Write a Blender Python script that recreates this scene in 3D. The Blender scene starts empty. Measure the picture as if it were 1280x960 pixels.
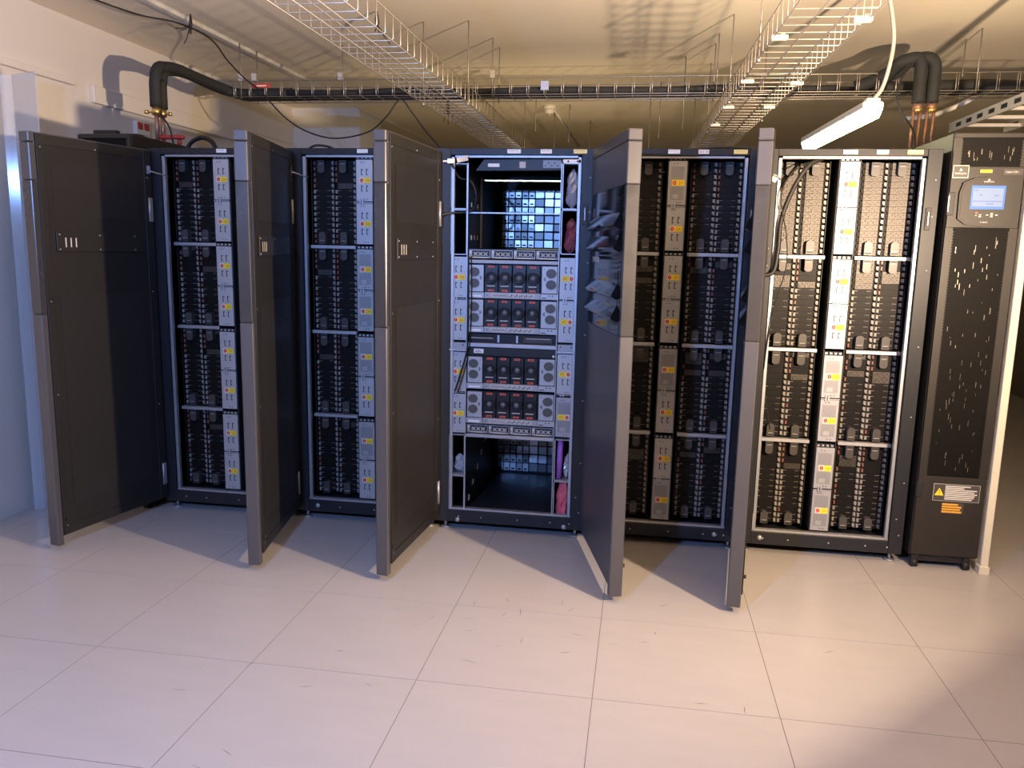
import bpy, math, random
from mathutils import Matrix, Vector
random.seed(7)
S = bpy.context.scene
COL = S.collection
PI = math.pi

# ------------------------------------------------------------------ camera, world, exposure
def camera():
    yaw, pitch, roll, fpx = -0.156, 0.1669, 0.0208, 1007.3
    f = Vector((math.sin(yaw)*math.cos(pitch), math.cos(yaw)*math.cos(pitch), -math.sin(pitch)))
    r = Vector((math.cos(yaw), -math.sin(yaw), 0)); u = r.cross(f)
    c, s = math.cos(roll), math.sin(roll)
    r2 = c*r+s*u; u2 = -s*r+c*u
    cd = bpy.data.cameras.new('camera'); cd.sensor_width = 36; cd.lens = fpx/1280*36; cd.clip_start = .05
    o = bpy.data.objects.new('camera', cd); COL.objects.link(o)
    o.matrix_world = Matrix(((r2.x, u2.x, -f.x, 2.5465), (r2.y, u2.y, -f.y, -3.9582), (r2.z, u2.z, -f.z, 1.4622), (0, 0, 0, 1)))
    S.camera = o
camera()
W = bpy.data.worlds.new('world'); S.world = W; W.use_nodes = True
W.node_tree.nodes['Background'].inputs[0].default_value = (.5, .5, .55, 1)
W.node_tree.nodes['Background'].inputs[1].default_value = .02
S.view_settings.view_transform = 'Standard'; S.view_settings.look = 'None'
S.view_settings.gamma = 1; S.view_settings.use_curve_mapping = False
S.view_settings.exposure = 0.0
# the two work floodlights and the hanging fluorescent (built further down as real lamps)
WARM_POS, WARM_AIM, WARM_W, WARM_COL = (4.078, -2.118, 1.55), (-.725, .69, .46), 205, (1, .735, .50)
BLUE_POS, BLUE_AIM, BLUE_W, BLUE_COL = (1.39, -3.87, 2.0), (-.06, 1, -.20), 94, (.21, .41, 1)
TUBE_E, TUBE_COL = 20.0, (1, .88, .52)
BACKFILL_W, BACKFILL_COL = 15, (1, .74, .40)  # added fill light hidden behind the racks, brightens the rear ceiling

# ------------------------------------------------------------------ helpers
class MB:
    """collects faces of several materials and links them as one mesh object"""
    def __init__(s): s.v = []; s.f = []; s.m = []; s.mats = []; s.sm = []
    def mi(s, mat):
        if mat not in s.mats: s.mats.append(mat)
        return s.mats.index(mat)
    def add(s, vs, fs, mat, smooth=False, M=None):
        b = len(s.v); k = s.mi(mat)
        s.v += [tuple(M @ Vector(v)) if M else tuple(v) for v in vs]
        for f in fs: s.f.append([b+i for i in f]); s.m.append(k); s.sm.append(smooth)
        return s
    def box(s, x0, x1, y0, y1, z0, z1, mat, c=0, M=None):
        if c <= 0:
            vs = [(x, y, z) for z in (z0, z1) for y in (y0, y1) for x in (x0, x1)]
            fs = [(0, 2, 3, 1), (4, 5, 7, 6), (0, 1, 5, 4), (2, 6, 7, 3), (0, 4, 6, 2), (1, 3, 7, 5)]
            return s.add(vs, fs, mat, M=M)
        X = (x0, x1); Y = (y0, y1); Z = (z0, z1); vs = []; idx = {}
        for a in (0, 1):
            for b in (0, 1):
                for d in (0, 1):
                    sx, sy, sz = (1 if not a else -1)*c, (1 if not b else -1)*c, (1 if not d else -1)*c
                    for ax, p in enumerate(((X[a], Y[b]+sy, Z[d]+sz), (X[a]+sx, Y[b], Z[d]+sz), (X[a]+sx, Y[b]+sy, Z[d]))):
                        idx[a, b, d, ax] = len(vs); vs.append(p)
        I = lambda a, b, d, ax: idx[a, b, d, ax]
        fs = [(I(0,0,0,0), I(0,0,1,0), I(0,1,1,0), I(0,1,0,0)), (I(1,0,0,0), I(1,1,0,0), I(1,1,1,0), I(1,0,1,0)),
              (I(0,0,0,1), I(1,0,0,1), I(1,0,1,1), I(0,0,1,1)), (I(0,1,0,1), I(0,1,1,1), I(1,1,1,1), I(1,1,0,1)),
              (I(0,0,0,2), I(0,1,0,2), I(1,1,0,2), I(1,0,0,2)), (I(0,0,1,2), I(1,0,1,2), I(1,1,1,2), I(0,1,1,2))]
        for b in (0, 1):
            for d in (0, 1): fs.append((I(0,b,d,1), I(1,b,d,1), I(1,b,d,2), I(0,b,d,2)))
        for a in (0, 1):
            for d in (0, 1): fs.append((I(a,0,d,0), I(a,1,d,0), I(a,1,d,2), I(a,0,d,2)))
        for a in (0, 1):
            for b in (0, 1): fs.append((I(a,b,0,0), I(a,b,1,0), I(a,b,1,1), I(a,b,0,1)))
        for a in (0, 1):
            for b in (0, 1):
                for d in (0, 1): fs.append((I(a,b,d,0), I(a,b,d,1), I(a,b,d,2)))
        return s.add(vs, fs, mat, M=M)
    def tube(s, path, r, mat, n=8, cap=True, M=None):
        P = [Vector(p) for p in path]; R = r if isinstance(r, (list, tuple)) else [r]*len(P)
        vs = []; fs = []; up = None
        for i, p in enumerate(P):
            t = (P[min(i+1, len(P)-1)]-P[max(i-1, 0)]).normalized()
            if up is None: up = Vector((0, 0, 1)) if abs(t.z) < .9 else Vector((1, 0, 0))
            a = t.cross(up)
            if a.length < 1e-4: a = t.cross(Vector((.3, 1, .2)))
            a.normalize(); b = a.cross(t).normalized(); up = b
            for k in range(n):
                q = 2*PI*k/n; vs.append(p+(a*math.cos(q)+b*math.sin(q))*R[i])
        for i in range(len(P)-1):
            for k in range(n): fs.append((i*n+k, i*n+(k+1) % n, (i+1)*n+(k+1) % n, (i+1)*n+k))
        if cap: fs += [tuple(range(n))[::-1], tuple((len(P)-1)*n+k for k in range(n))]
        return s.add(vs, fs, mat, n > 4, M)
    def cyl(s, p0, p1, r, mat, n=12, M=None):
        s.tube([p0, p1], r, mat, n, True, M)
        for i in range(len(s.sm)-2, len(s.sm)): s.sm[i] = False
        return s
    def prism(s, poly, axis, a, b, mat, M=None):
        """poly of 2D points extruded along axis ('x','y','z') from a to b"""
        def p3(p, t):
            return {'x': (t, p[0], p[1]), 'y': (p[0], t, p[1]), 'z': (p[0], p[1], t)}[axis]
        n = len(poly); vs = [p3(p, a) for p in poly]+[p3(p, b) for p in poly]
        fs = [tuple(range(n)), tuple(range(2*n-1, n-1, -1))]+[(i, i+n, (i+1) % n+n, (i+1) % n) for i in range(n)]
        return s.add(vs, fs, mat, M=M)
    def ring(s, c, r0, r1, d, mat, n=20, M=None):
        """annulus facing -y, standing d proud of c.y"""
        vs = []; fs = []
        for k in range(n):
            q = 2*PI*k/n; ca, sa = math.cos(q), math.sin(q)
            for rr, yy in ((r1, 0), (r1, -d), (r0, -d), (r0, 0)): vs.append((c[0]+rr*ca, c[1]+yy, c[2]+rr*sa))
        for k in range(n):
            a = k*4; b = ((k+1) % n)*4
            for j in range(3): fs.append((a+j, b+j, b+j+1, a+j+1))
        return s.add(vs, fs, mat, True, M)
    def dome(s, c, r, h, mat, n=16, M=None):
        """dome bulging towards -y"""
        vs = [(c[0], c[1]-h, c[2])]; fs = []
        for i in (1, 2, 3):
            a = i*PI/6
            for k in range(n):
                q = 2*PI*k/n; vs.append((c[0]+r*math.sin(a)*math.cos(q), c[1]-h*math.cos(a), c[2]+r*math.sin(a)*math.sin(q)))
        for k in range(n): fs.append((0, 1+k, 1+(k+1) % n))
        for i in range(2):
            for k in range(n): fs.append((1+i*n+k, 1+(i+1)*n+k, 1+(i+1)*n+(k+1) % n, 1+i*n+(k+1) % n))
        return s.add(vs, fs, mat, True, M)
    def text(s, txt, x, y, z, h, mat, width=None, align='CENTER', M=None):
        """lettering standing in the xz plane facing -y, cap height h"""
        cu = bpy.data.curves.new('t', 'FONT'); cu.body = txt; cu.size = h/.69; cu.align_x = align; cu.resolution_u = 2
        o = bpy.data.objects.new('t', cu); me = bpy.data.meshes.new_from_object(o)
        xs = [v.co.x for v in me.vertices] or [0]
        k = width/(max(xs)-min(xs)) if width else 1
        vs = [(x+v.co.x*k, y, z-h/2+v.co.y) for v in me.vertices]
        s.add(vs, [tuple(p.vertices) for p in me.polygons], mat, M=M)
        bpy.data.meshes.remove(me); bpy.data.objects.remove(o); bpy.data.curves.remove(cu)
        return s
    def mesh(s, name):
        me = bpy.data.meshes.new(name); me.from_pydata(s.v, [], s.f)
        for m in s.mats: me.materials.append(m)
        me.polygons.foreach_set('material_index', s.m); me.polygons.foreach_set('use_smooth', s.sm); me.update()
        return me
    def build(s, name, parent=None, loc=(0, 0, 0)):
        return link(name, s.mesh(name), parent, loc)
def link(name, me, parent=None, loc=(0, 0, 0)):
    o = bpy.data.objects.new(name, me); COL.objects.link(o); o.parent = parent; o.location = loc
    return o
def tag(o, label, cat, group=None):
    o['label'] = label; o['category'] = cat
    if group: o['group'] = group
    return o
def thing(name, label, cat, loc=(0, 0, 0), group=None):
    return tag(link(name, None, None, loc), label, cat, group)
def struct(o, label=None):
    o['kind'] = 'structure'
    if label: o['label'] = label
    return o
def arc(c, r, a0, a1, n, ax, ay):
    return [Vector(c)+Vector(ax)*r*math.cos(a0+(a1-a0)*i/n)+Vector(ay)*r*math.sin(a0+(a1-a0)*i/n) for i in range(n+1)]
def spline(pts, n=8):
    P = [Vector(p) for p in pts]; P = [P[0]*2-P[1]]+P+[P[-1]*2-P[-2]]; out = []
    for i in range(1, len(P)-2):
        for k in range(n):
            t = k/n; a, b, c, d = P[i-1:i+3]
            out.append(.5*((2*b)+(c-a)*t+(2*a-5*b+4*c-d)*t*t+(3*b-a-3*c+d)*t**3))
    return out+[P[-2]]

# ------------------------------------------------------------------ materials
def mat(name, col, rough=.5, metal=0, noise=0, nscale=20, bump=0, bscale=200, spec=.5, stretch=(1, 1, 1), trans=0, ior=1.45, coat=0, rvar=0):
    m = bpy.data.materials.new(name); m.use_nodes = True; nt = m.node_tree; b = nt.nodes['Principled BSDF']
    I = b.inputs; I['Base Color'].default_value = (*col, 1); I['Roughness'].default_value = rough; I['Metallic'].default_value = metal
    I['Specular IOR Level'].default_value = spec; I['Transmission Weight'].default_value = trans; I['IOR'].default_value = ior
    I['Coat Weight'].default_value = coat; I['Coat Roughness'].default_value = .08
    tc = nt.nodes.new('ShaderNodeTexCoord'); mp = nt.nodes.new('ShaderNodeMapping'); mp.inputs['Scale'].default_value = stretch
    nt.links.new(tc.outputs['Object'], mp.inputs[0])
    if noise or rvar:
        n = nt.nodes.new('ShaderNodeTexNoise'); n.inputs['Scale'].default_value = nscale; n.inputs['Detail'].default_value = 5
        nt.links.new(mp.outputs[0], n.inputs['Vector'])
        if noise:
            r = nt.nodes.new('ShaderNodeMapRange'); r.inputs['To Min'].default_value = 1-noise; r.inputs['To Max'].default_value = 1+noise
            nt.links.new(n.outputs['Fac'], r.inputs['Value'])
            mx = nt.nodes.new('ShaderNodeVectorMath'); mx.operation = 'SCALE'; mx.inputs[0].default_value = col
            nt.links.new(r.outputs[0], mx.inputs['Scale']); nt.links.new(mx.outputs[0], I['Base Color'])
        if rvar:
            r2 = nt.nodes.new('ShaderNodeMapRange'); r2.inputs['To Min'].default_value = max(rough-rvar, 0.02); r2.inputs['To Max'].default_value = rough+rvar
            nt.links.new(n.outputs['Fac'], r2.inputs['Value']); nt.links.new(r2.outputs[0], I['Roughness'])
    if bump:
        n2 = nt.nodes.new('ShaderNodeTexNoise'); n2.inputs['Scale'].default_value = bscale; n2.inputs['Detail'].default_value = 3
        nt.links.new(mp.outputs[0], n2.inputs['Vector'])
        bp = nt.nodes.new('ShaderNodeBump'); bp.inputs['Strength'].default_value = bump; bp.inputs['Distance'].default_value = .002
        nt.links.new(n2.outputs['Fac'], bp.inputs['Height']); nt.links.new(bp.outputs[0], I['Normal'])
    return m
def perforated(name, col, hole, scale, rough=.45, metal=.0, size=.33, spec=.5):
    """sheet with a fine pattern of dark holes (object space, xz)"""
    m = mat(name, col, rough, metal, spec=spec); nt = m.node_tree; b = nt.nodes['Principled BSDF']
    tc = [n for n in nt.nodes if n.type == 'TEX_COORD'][0]
    v = nt.nodes.new('ShaderNodeTexVoronoi'); v.inputs['Scale'].default_value = scale; v.inputs['Randomness'].default_value = 0
    nt.links.new(tc.outputs['Object'], v.inputs['Vector'])
    c = nt.nodes.new('ShaderNodeMath'); c.operation = 'LESS_THAN'; c.inputs[1].default_value = size
    nt.links.new(v.outputs['Distance'], c.inputs[0])
    x = nt.nodes.new('ShaderNodeMix'); x.data_type = 'RGBA'
    x.inputs[6].default_value = (*col, 1); x.inputs[7].default_value = (*hole, 1)
    nt.links.new(c.outputs[0], x.inputs[0]); nt.links.new(x.outputs[2], b.inputs['Base Color'])
    bp = nt.nodes.new('ShaderNodeBump'); bp.inputs['Strength'].default_value = .6; bp.inputs['Distance'].default_value = .002; bp.invert = True
    nt.links.new(c.outputs[0], bp.inputs['Height']); nt.links.new(bp.outputs[0], b.inputs['Normal'])
    return m
def emit(name, col, strength):
    m = bpy.data.materials.new(name); m.use_nodes = True; b = m.node_tree.nodes['Principled BSDF']
    b.inputs['Base Color'].default_value = (.02, .02, .02, 1); b.inputs['Emission Color'].default_value = (*col, 1); b.inputs['Emission Strength'].default_value = strength
    return m
M_FLOOR = mat('raised floor laminate', (.44, .41, .395), .30, 0, .07, 3.0, .06, 60, .45, (1, 4, 1), rvar=.06)
M_JOINT = mat('floor joint', (.14, .12, .105), .9, spec=.1)
M_SCUFF = mat('scuff rubber', (.16, .14, .13), .7)
M_CEIL = mat('ceiling paint', (.90, .81, .64), .85, 0, .05, 1.2, .1, 80)
M_WALL = mat('wall paint', (.70, .655, .59), .8, 0, .04, 1.5, .1, 120)
M_WALLD = mat('dark unseen wall', (.16, .15, .12), .8, 0, .05, 2)  # for the unseen walls, kept dark to limit warm bounce light
M_WALLW = mat('pale column paint', (.74, .73, .72), .8, 0, .03, 2)
M_FRAME = mat('rack frame dark paint', (.017, .018, .022), .42, 0, .12, 40, .1, 500, .38)
M_DOORIN = mat('door inner dark sheet', (.016, .015, .015), .48, .0, .15, 30, .15, 260, .5, (1, 1, .08), rvar=.06)
M_DOORPERF = perforated('door inner perforated sheet', (.020, .019, .019), (.006, .006, .007), 130, .42)
M_DOOR = mat('door trim charcoal', (.060, .058, .064), .36, 0, .06, 12, .05, 400, .8)
M_GLOSS = mat('gloss black door bezel', (.008, .008, .009), .10, 0, 0, 10, 0, 100, .32)
M_GLOSSE = mat('gloss bezel return', (.040, .038, .040), .26, 0, .1, 14, 0, 100, .8, rvar=.05)
M_BLACK = mat('black plastic', (.014, .014, .016), .5, 0, .2, 60)
M_DARK = mat('dark interior', (.010, .011, .014), .7)
M_STEEL = mat('zinc plated steel', (.46, .46, .48), .46, .7, .10, 25, .08, 300)
M_PSU = mat('zinc plated module sheet', (.45, .45, .46), .50, .5, .06, 18, .05, 250, .5)
M_PSU2 = mat('dull module sheet', (.38, .38, .39), .52, .5, .06, 18, .05, 250)
M_GRID = perforated('module vent sheet', (.34, .34, .35), (.09, .09, .10), 330, .5, .4, .34)
M_RAIL = mat('bright rail', (.42, .44, .48), .45, .75, .05, 30)
M_YEL = mat('yellow sticker', (.86, .62, .03), .5)
M_STW = mat('sticker white', (.82, .72, .55), .5)
M_RED = mat('sticker red', (.62, .03, .03), .5)
M_OLIVE = mat('sticker print', (.38, .22, .01), .6)
M_WHITE = mat('white label', (.80, .80, .78), .5)
M_PALEY = mat('pale yellow label', (.78, .68, .22), .5)
M_PRINT = mat('label print', (.12, .12, .14), .6)
M_TAB = mat('drive tab light', (.24, .22, .20), .36)
M_LIGHT = mat('light grey print', (.58, .55, .50), .45)
M_PINK = mat('drive tab red', (.20, .075, .055), .4)
M_DRIVE = mat('drive carrier black', (.009, .008, .0075), .42, 0, .3, 90, .3, 350, .16)
M_FILLER = mat('filler plate grey brown', (.055, .046, .038), .38, .25, .35, 40, .6, 160)
M_LATCH = mat('latch grey', (.06, .054, .05), .38)
M_FANRED = mat('fan clip orange red', (.75, .13, .07), .45)
M_FAN = mat('fan housing black', (.018, .018, .021), .38)
M_HUB = mat('fan hub grey', (.16, .16, .17), .35)
M_HONEY = perforated('honeycomb grille', (.10, .095, .09), (.03, .03, .03), 420, .5, .3)
M_VENT = perforated('slotted vent', (.55, .54, .52), (.03, .03, .03), 190, .45, .6, .42)
M_COOL = mat('cooling unit dark paint', (.020, .017, .0145), .46, 0, .08, 30, .1, 400)
M_GRILLE = perforated('cooling grille', (.010, .009, .008), (.002, .002, .002), 150, .5, .0, .36, .10)
M_GLINT = mat('coil glint strip', (.40, .36, .30), .3, .9)
M_INSUL = mat('foam pipe insulation', (.020, .021, .020), .75, 0, .2, 50, .4, 150)
M_COPPER = mat('copper pipe', (.42, .24, .17), .42, .7, .12, 40)
M_BRASS = mat('brass fitting', (.72, .48, .16), .3, .9)
M_VALVE = mat('red valve handle', (.50, .05, .04), .45)
M_CABLE = mat('black cable', (.014, .014, .015), .5)
M_WCABLE = mat('white cable', (.78, .76, .70), .45)
M_HOSE = mat('translucent grey hose', (.40, .38, .31), .4)
M_WIRE = mat('galvanised wire', (.56, .52, .46), .38, .75)
M_ROD = mat('hanger rod', (.36, .33, .28), .45, .7)
M_PAINTW = mat('white painted metal', (.78, .75, .66), .5)
M_GREY = mat('grey plastic box', (.45, .43, .40), .5)
M_POST = mat('pale partition profile', (.62, .57, .44), .5)
M_BAGC = mat('clear plastic bag', (.75, .78, .82), .18, 0, .1, 8, .6, 18, .5, trans=.55)
M_BAGG = mat('grey antistatic bag', (.36, .37, .42), .25, .2, .15, 8, .7, 15)
M_BAGR = mat('red antistatic bag', (.72, .13, .17), .28, 0, .15, 8, .6, 15)
M_BAGD = mat('dark red bag', (.22, .05, .07), .3, 0, .15, 8, .6, 15)
M_BAGP = mat('violet foam sleeve', (.42, .14, .50), .4, 0, .1, 10)
M_PAPER = mat('yellow paper', (.80, .58, .16), .6)
M_ORANGE = mat('orange label', (.70, .33, .03), .5)
M_REAR = mat('rear module sheet', (.72, .76, .84), .32, .35, .25, 9, .2, 40)
M_TUBE = emit('fluorescent diffuser', TUBE_COL, TUBE_E)
M_SCREEN = emit('lcd backlight', (.02, .30, .85), 1.0)
M_SCREENP = emit('lcd page', (.48, .62, .86), .85)
M_SCREENB = emit('lcd bar', (.20, .34, .85), .9)
M_LEDR = emit('red led', (1, .08, .03), 3)
M_LEDY = emit('amber led', (1, .8, .4), 1.5)
def vary(m, lo, hi):
    nt = m.node_tree; b = nt.nodes['Principled BSDF']; c = b.inputs['Base Color'].default_value[:3]
    oi = nt.nodes.new('ShaderNodeObjectInfo'); pw = nt.nodes.new('ShaderNodeMath'); pw.operation = 'POWER'; pw.inputs[1].default_value = 1.8
    r = nt.nodes.new('ShaderNodeMapRange'); r.inputs['To Min'].default_value = lo; r.inputs['To Max'].default_value = hi
    v = nt.nodes.new('ShaderNodeVectorMath'); v.operation = 'SCALE'; v.inputs[0].default_value = c
    nt.links.new(oi.outputs['Random'], pw.inputs[0]); nt.links.new(pw.outputs[0], r.inputs['Value']); nt.links.new(r.outputs[0], v.inputs['Scale']); nt.links.new(v.outputs[0], b.inputs['Base Color'])
M_REAR = mat('rear module sheet', (.80, .82, .86), .32, .45, 0, 9, .3, 60)
vary(M_REAR, .10, 1.0)
def sheet_mat():
    m = bpy.data.materials.new('clear plastic sheet'); m.use_nodes = True; nt = m.node_tree; nt.nodes.clear()
    o = nt.nodes.new('ShaderNodeOutputMaterial'); t = nt.nodes.new('ShaderNodeBsdfTransparent'); g = nt.nodes.new('ShaderNodeBsdfPrincipled')
    t.inputs[0].default_value = (.90, .92, .94, 1); g.inputs['Base Color'].default_value = (.75, .78, .82, 1); g.inputs['Roughness'].default_value = .13
    x = nt.nodes.new('ShaderNodeMixShader'); x.inputs[0].default_value = .30
    nt.links.new(t.outputs[0], x.inputs[1]); nt.links.new(g.outputs[0], x.inputs[2]); nt.links.new(x.outputs[0], o.inputs[0])
    return m
M_SHEET = sheet_mat()

# ------------------------------------------------------------------ room
ZC = 2.70
RX0, RX1, RY0, RY1 = -.72, 6.6, -6.2, 8.5
def room():
    T = .6; ox, oy = 2.4479, -1.4889
    fl = struct(MB().box(RX0-.1, RX1+.1, RY0-.1, RY1+.1, -.10, -.0008, M_JOINT).build('floor'), 'raised floor of pale laminate tiles')
    g = .0011
    me = MB().box(g, T-g, g, T-g, -.012, 0, M_FLOOR).mesh('floor_tile')
    i0 = math.floor((RX0-ox)/T); i1 = math.ceil((RX1-ox)/T); n = 0
    for j in range(math.floor((-4.6-oy)/T), math.ceil((4.6-oy)/T)):
        for i in range(i0, i1):
            x0, y0 = ox+i*T, oy+j*T
            if x0 < RX0-.02:
                t = MB().box(RX0, x0+T-g, y0+g, y0+T-g, -.012, 0, M_FLOOR).build('floor_tile', fl)
            elif n < 290:
                t = link('floor_tile', me, fl, (x0, y0, 0))
            n += 1
    b = MB()
    for j in list(range(math.floor((RY0-oy)/T), math.floor((-4.6-oy)/T)))+list(range(math.ceil((4.6-oy)/T), math.ceil((RY1-oy)/T))):
        for i in range(i0, i1):
            b.box(max(ox+i*T+g, RX0), ox+(i+1)*T-g, oy+j*T+g, oy+(j+1)*T-g, -.012, 0, M_FLOOR)
    b.build('floor_tiles_far', fl)['kind'] = 'stuff'
    sc = MB(); rnd = random.Random(3)
    marks = [(1.10, -1.70, .06, 5), (1.42, -1.98, .05, -30), (1.38, -2.06, .06, -15), (1.52, -1.35, .03, 10), (1.78, -1.02, .03, 80), (1.93, -1.0, .04, 10),
             (2.06, -.93, .05, 70), (2.08, -1.0, .03, -10), (2.12, -.9, .06, 100), (2.0, -1.33, .07, -18), (2.28, -.78, .06, 95), (2.32, -.84, .05, 60), (2.45, -.90, .05, -30),
             (2.62, -1.06, .05, 0), (2.66, -.98, .03, 80), (2.7, -.72, .06, 35), (2.80, -1.45, .05, 5), (2.94, -1.46, .04, 85), (2.08, -1.2, .03, 20), (1.62, -.98, .05, 40),
             (1.95, -1.1, .05, 25), (1.85, -1.42, .02, 60), (2.5, -1.1, .04, -5), (2.16, -1.14, .05, 85), (1.5, -1.6, .05, 15), (3.3, -1.0, .05, 30), (2.05, -.80, .04, 120),
             (1.7, -1.55, .03, -20), (2.33, -1.2, .05, 15), (1.25, -1.5, .03, 45), (1.92, -.86, .06, 100), (2.36, -1.05, .06, -12)]
    for x, y, l, a in marks:
        a = math.radians(a); c = rnd.uniform(-.15, .15); w = rnd.uniform(.0008, .0017); top = []; bot = []
        for k in range(5):
            t = k/4-.5; px = x+l*t*math.cos(a)-c*l*t*t*math.sin(a); py = y+l*t*math.sin(a)+c*l*t*t*math.cos(a); ww = w*(1-abs(t)*1.6)
            top.append((px-ww*math.sin(a), py+ww*math.cos(a), .0004)); bot.append((px+ww*math.sin(a), py-ww*math.cos(a), .0004))
        sc.add(top+bot, [(k, k+5, k+6, k+1) for k in range(4)], M_SCUFF)
    sc.build('scuff_marks', fl)['kind'] = 'stuff'
    struct(MB().box(RX0-.1, RX1+.1, RY0-.1, RY1+.1, ZC, ZC+.1, M_CEIL).build('ceiling'))
    struct(MB().box(RX0-.1, RX0, RY0-.1, RY1+.1, -.05, ZC, M_WALL).build('wall_left'))
    struct(MB().box(RX0, RX1, RY1, RY1+.1, -.05, ZC, M_WALL).build('wall_back'))
    struct(MB().box(RX0, RX1, RY0-.1, RY0, -.05, ZC, M_WALLD).build('wall_front'))
    struct(MB().box(RX1, RX1+.1, RY0-.1, RY1+.1, -.05, ZC, M_WALLD).build('wall_right'))
    struct(MB().box(RX0, -.075, 3.4, 4.0, 0, ZC, M_WALLW).build('wall_column'))
room()

# ------------------------------------------------------------------ shared meshes
def sticker_mesh(n):
    b = MB(); w, h = .058, .027
    b.box(-w/2, w/2, -.0008, 0, -h/2, h/2, M_YEL)
    b.box(-w/2, -w/2+.022, -.0010, -.0008, -h/2, h/2, M_STW if n else M_YEL)
    vs = [(-.0175+.0088*math.cos(k*PI/8), -.0012, .0105*math.sin(k*PI/8)) for k in range(16)]
    b.add(vs, [tuple(range(16))], M_RED)
    b.text('1' if n else '0', -.0175, -.0015, 0, .011, M_STW)
    b.text('24' if n else '03', .012, -.0012, 0, .013, M_OLIVE)
    return b.mesh('sticker')
ST1, ST0 = sticker_mesh(1), sticker_mesh(0)
PW, PH = .085, .203
def psu_mesh(kind):
    """power module front, local origin at its left bottom front"""
    b = MB(); body = M_PSU if kind == 'S' else M_PSU2
    b.box(0, PW, 0, .012, 0, PH, body, c=.0012).box(.002, PW-.002, .012, .25, .001, PH-.001, M_DARK)
    if kind == 'S':
        for sx in (.026, .052):
            for sz in (.048, .128):
                b.box(sx, sx+.004, -.0006, 0, sz, sz+.031, M_BLACK); b.box(sx-.0, sx+.011, -.0008, -.0006, sz+.024, sz+.028, M_BLACK); b.box(sx, sx+.009, -.0008, -.0006, sz, sz+.004, M_BLACK)
    else:
        b.box(.010, PW-.012, -.0007, 0, .024, .084, M_GRID); b.box(.010, PW-.012, -.0007, 0, .120, .178, M_GRID)
        b.box(.022, .050, -.0012, -.0007, .030, .05, body)
    for hx in (.022, .036):
        b.box(hx, hx+.005, -.0006, 0, PH-.016, PH-.012, M_BLACK); b.box(hx+.02, hx+.025, -.0006, 0, .009, .013, M_BLACK)
    b.box(PW-.010, PW-.007, -.0007, 0, .10, .104, M_BLACK)
    return b.mesh('power_module')
PSU = {'S': psu_mesh('S'), 'G': psu_mesh('G')}
def clip_mesh():
    b = MB()
    for x in (.018, .031): b.box(x, x+.008, -.006, 0, -.012, .016, M_STEEL, c=.001)
    b.box(.0, PW, -.003, 0, -.004, .0, M_STEEL)
    return b.mesh('retaining_clip')
CLIP = clip_mesh()
CW = .1165
def drive_mesh(kind, h):
    b = MB()
    b.box(.012, CW-.014, .006, .06, .0003, h-.0003, M_DRIVE)
    b.box(.002, .012, .012, .06, .001, h-.001, M_DRIVE)
    if kind == 'line':
        b.box(.003, .014, -.004, .012, .004, h-.006, M_TAB, c=.0012); b.box(.014, .030, .004, .0062, h-.0095, h-.0078, M_TAB)
        for k in range(3): b.box(.072+k*.007, .076+k*.007, .0045, .0062, h-.010, h-.0076, M_TAB)
    elif kind == 'red':
        b.box(.004, .013, -.004, .012, .005, h-.005, M_PINK, c=.0012)
    else:
        b.box(.004, .010, .0, .012, .006, h-.006, M_DRIVE)
        b.box(.016, .094, .001, .006, .0006, h-.0006, M_FILLER)
        for k in range(6): b.box(.022+k*.0115, .027+k*.0115, .0004, .001, .008+(k % 2)*.008, .012+(k % 2)*.008, M_DRIVE)
    b.box(CW-.016, CW-.003, -.006, .02, .0045, h-.0035, M_TAB, c=.0015); b.box(CW-.016, CW-.011, -.0066, -.006, .0045, h-.018, M_DRIVE)
    return b.mesh('drive')
NDR = 15; RH = .4245; DH = RH/NDR
DRV = {k: drive_mesh(k, DH) for k in ('line', 'red', 'blank')}
def latch_mesh(up):
    b = MB(); w = .036; pts = []
    H = .062
    prof = [(-w/2, 0), (w/2, 0), (w/2, H-.014)]+[(w/2-.014+.014*math.cos(a*PI/8), H-.014+.014*math.sin(a*PI/8)) for a in range(1, 5)]+[(-w/2+.014-.014*math.sin(a*PI/8), H-.014+.014*math.cos(a*PI/8)) for a in range(0, 4)]+[(-w/2, H-.014)]
    if not up: prof = [(x, -z) for x, z in prof][::-1]
    b.prism(prof[::-1], 'y', -.030, .004, M_LATCH)
    s = 1 if up else -1
    z0, z1 = sorted((s*.006, s*.012)); b.box(-w/2+.003, w/2-.003, -.0308, -.03, z0, z1, M_BLACK)
    z0, z1 = sorted((s*.014, s*.019)); b.box(-w/2+.006, w/2-.006, -.0312, -.03, z0, z1, M_TAB)
    return b.mesh('latch')
LUP, LDN = latch_mesh(True), latch_mesh(False)
def screw_mesh(r=.006, m=M_STEEL):
    return MB().dome((0, 0, 0), r, r*.6, m, 10).mesh('screw')
SCREW = screw_mesh(); BOLT = screw_mesh(.013)
def foot_mesh():
    b = MB(); b.cyl((0, 0, 0), (0, 0, .008), .024, M_STEEL, 14); b.cyl((0, 0, .008), (0, 0, .05), .007, M_STEEL, 8)
    return b.mesh('levelling_foot')
FOOT = foot_mesh()
def hinge_mesh():
    b = MB(); b.box(-.004, .022, -.03, -.026, -.06, .06, M_STEEL, c=.001)
    for k in range(3): b.box(.002, .012, -.0312, -.030, -.040+k*.03, -.022+k*.03, M_BLACK)
    b.cyl((.018, -.028, -.06), (.018, -.028, .06), .006, M_STEEL, 8)
    return b.mesh('hinge')
HINGE = hinge_mesh()

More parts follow.
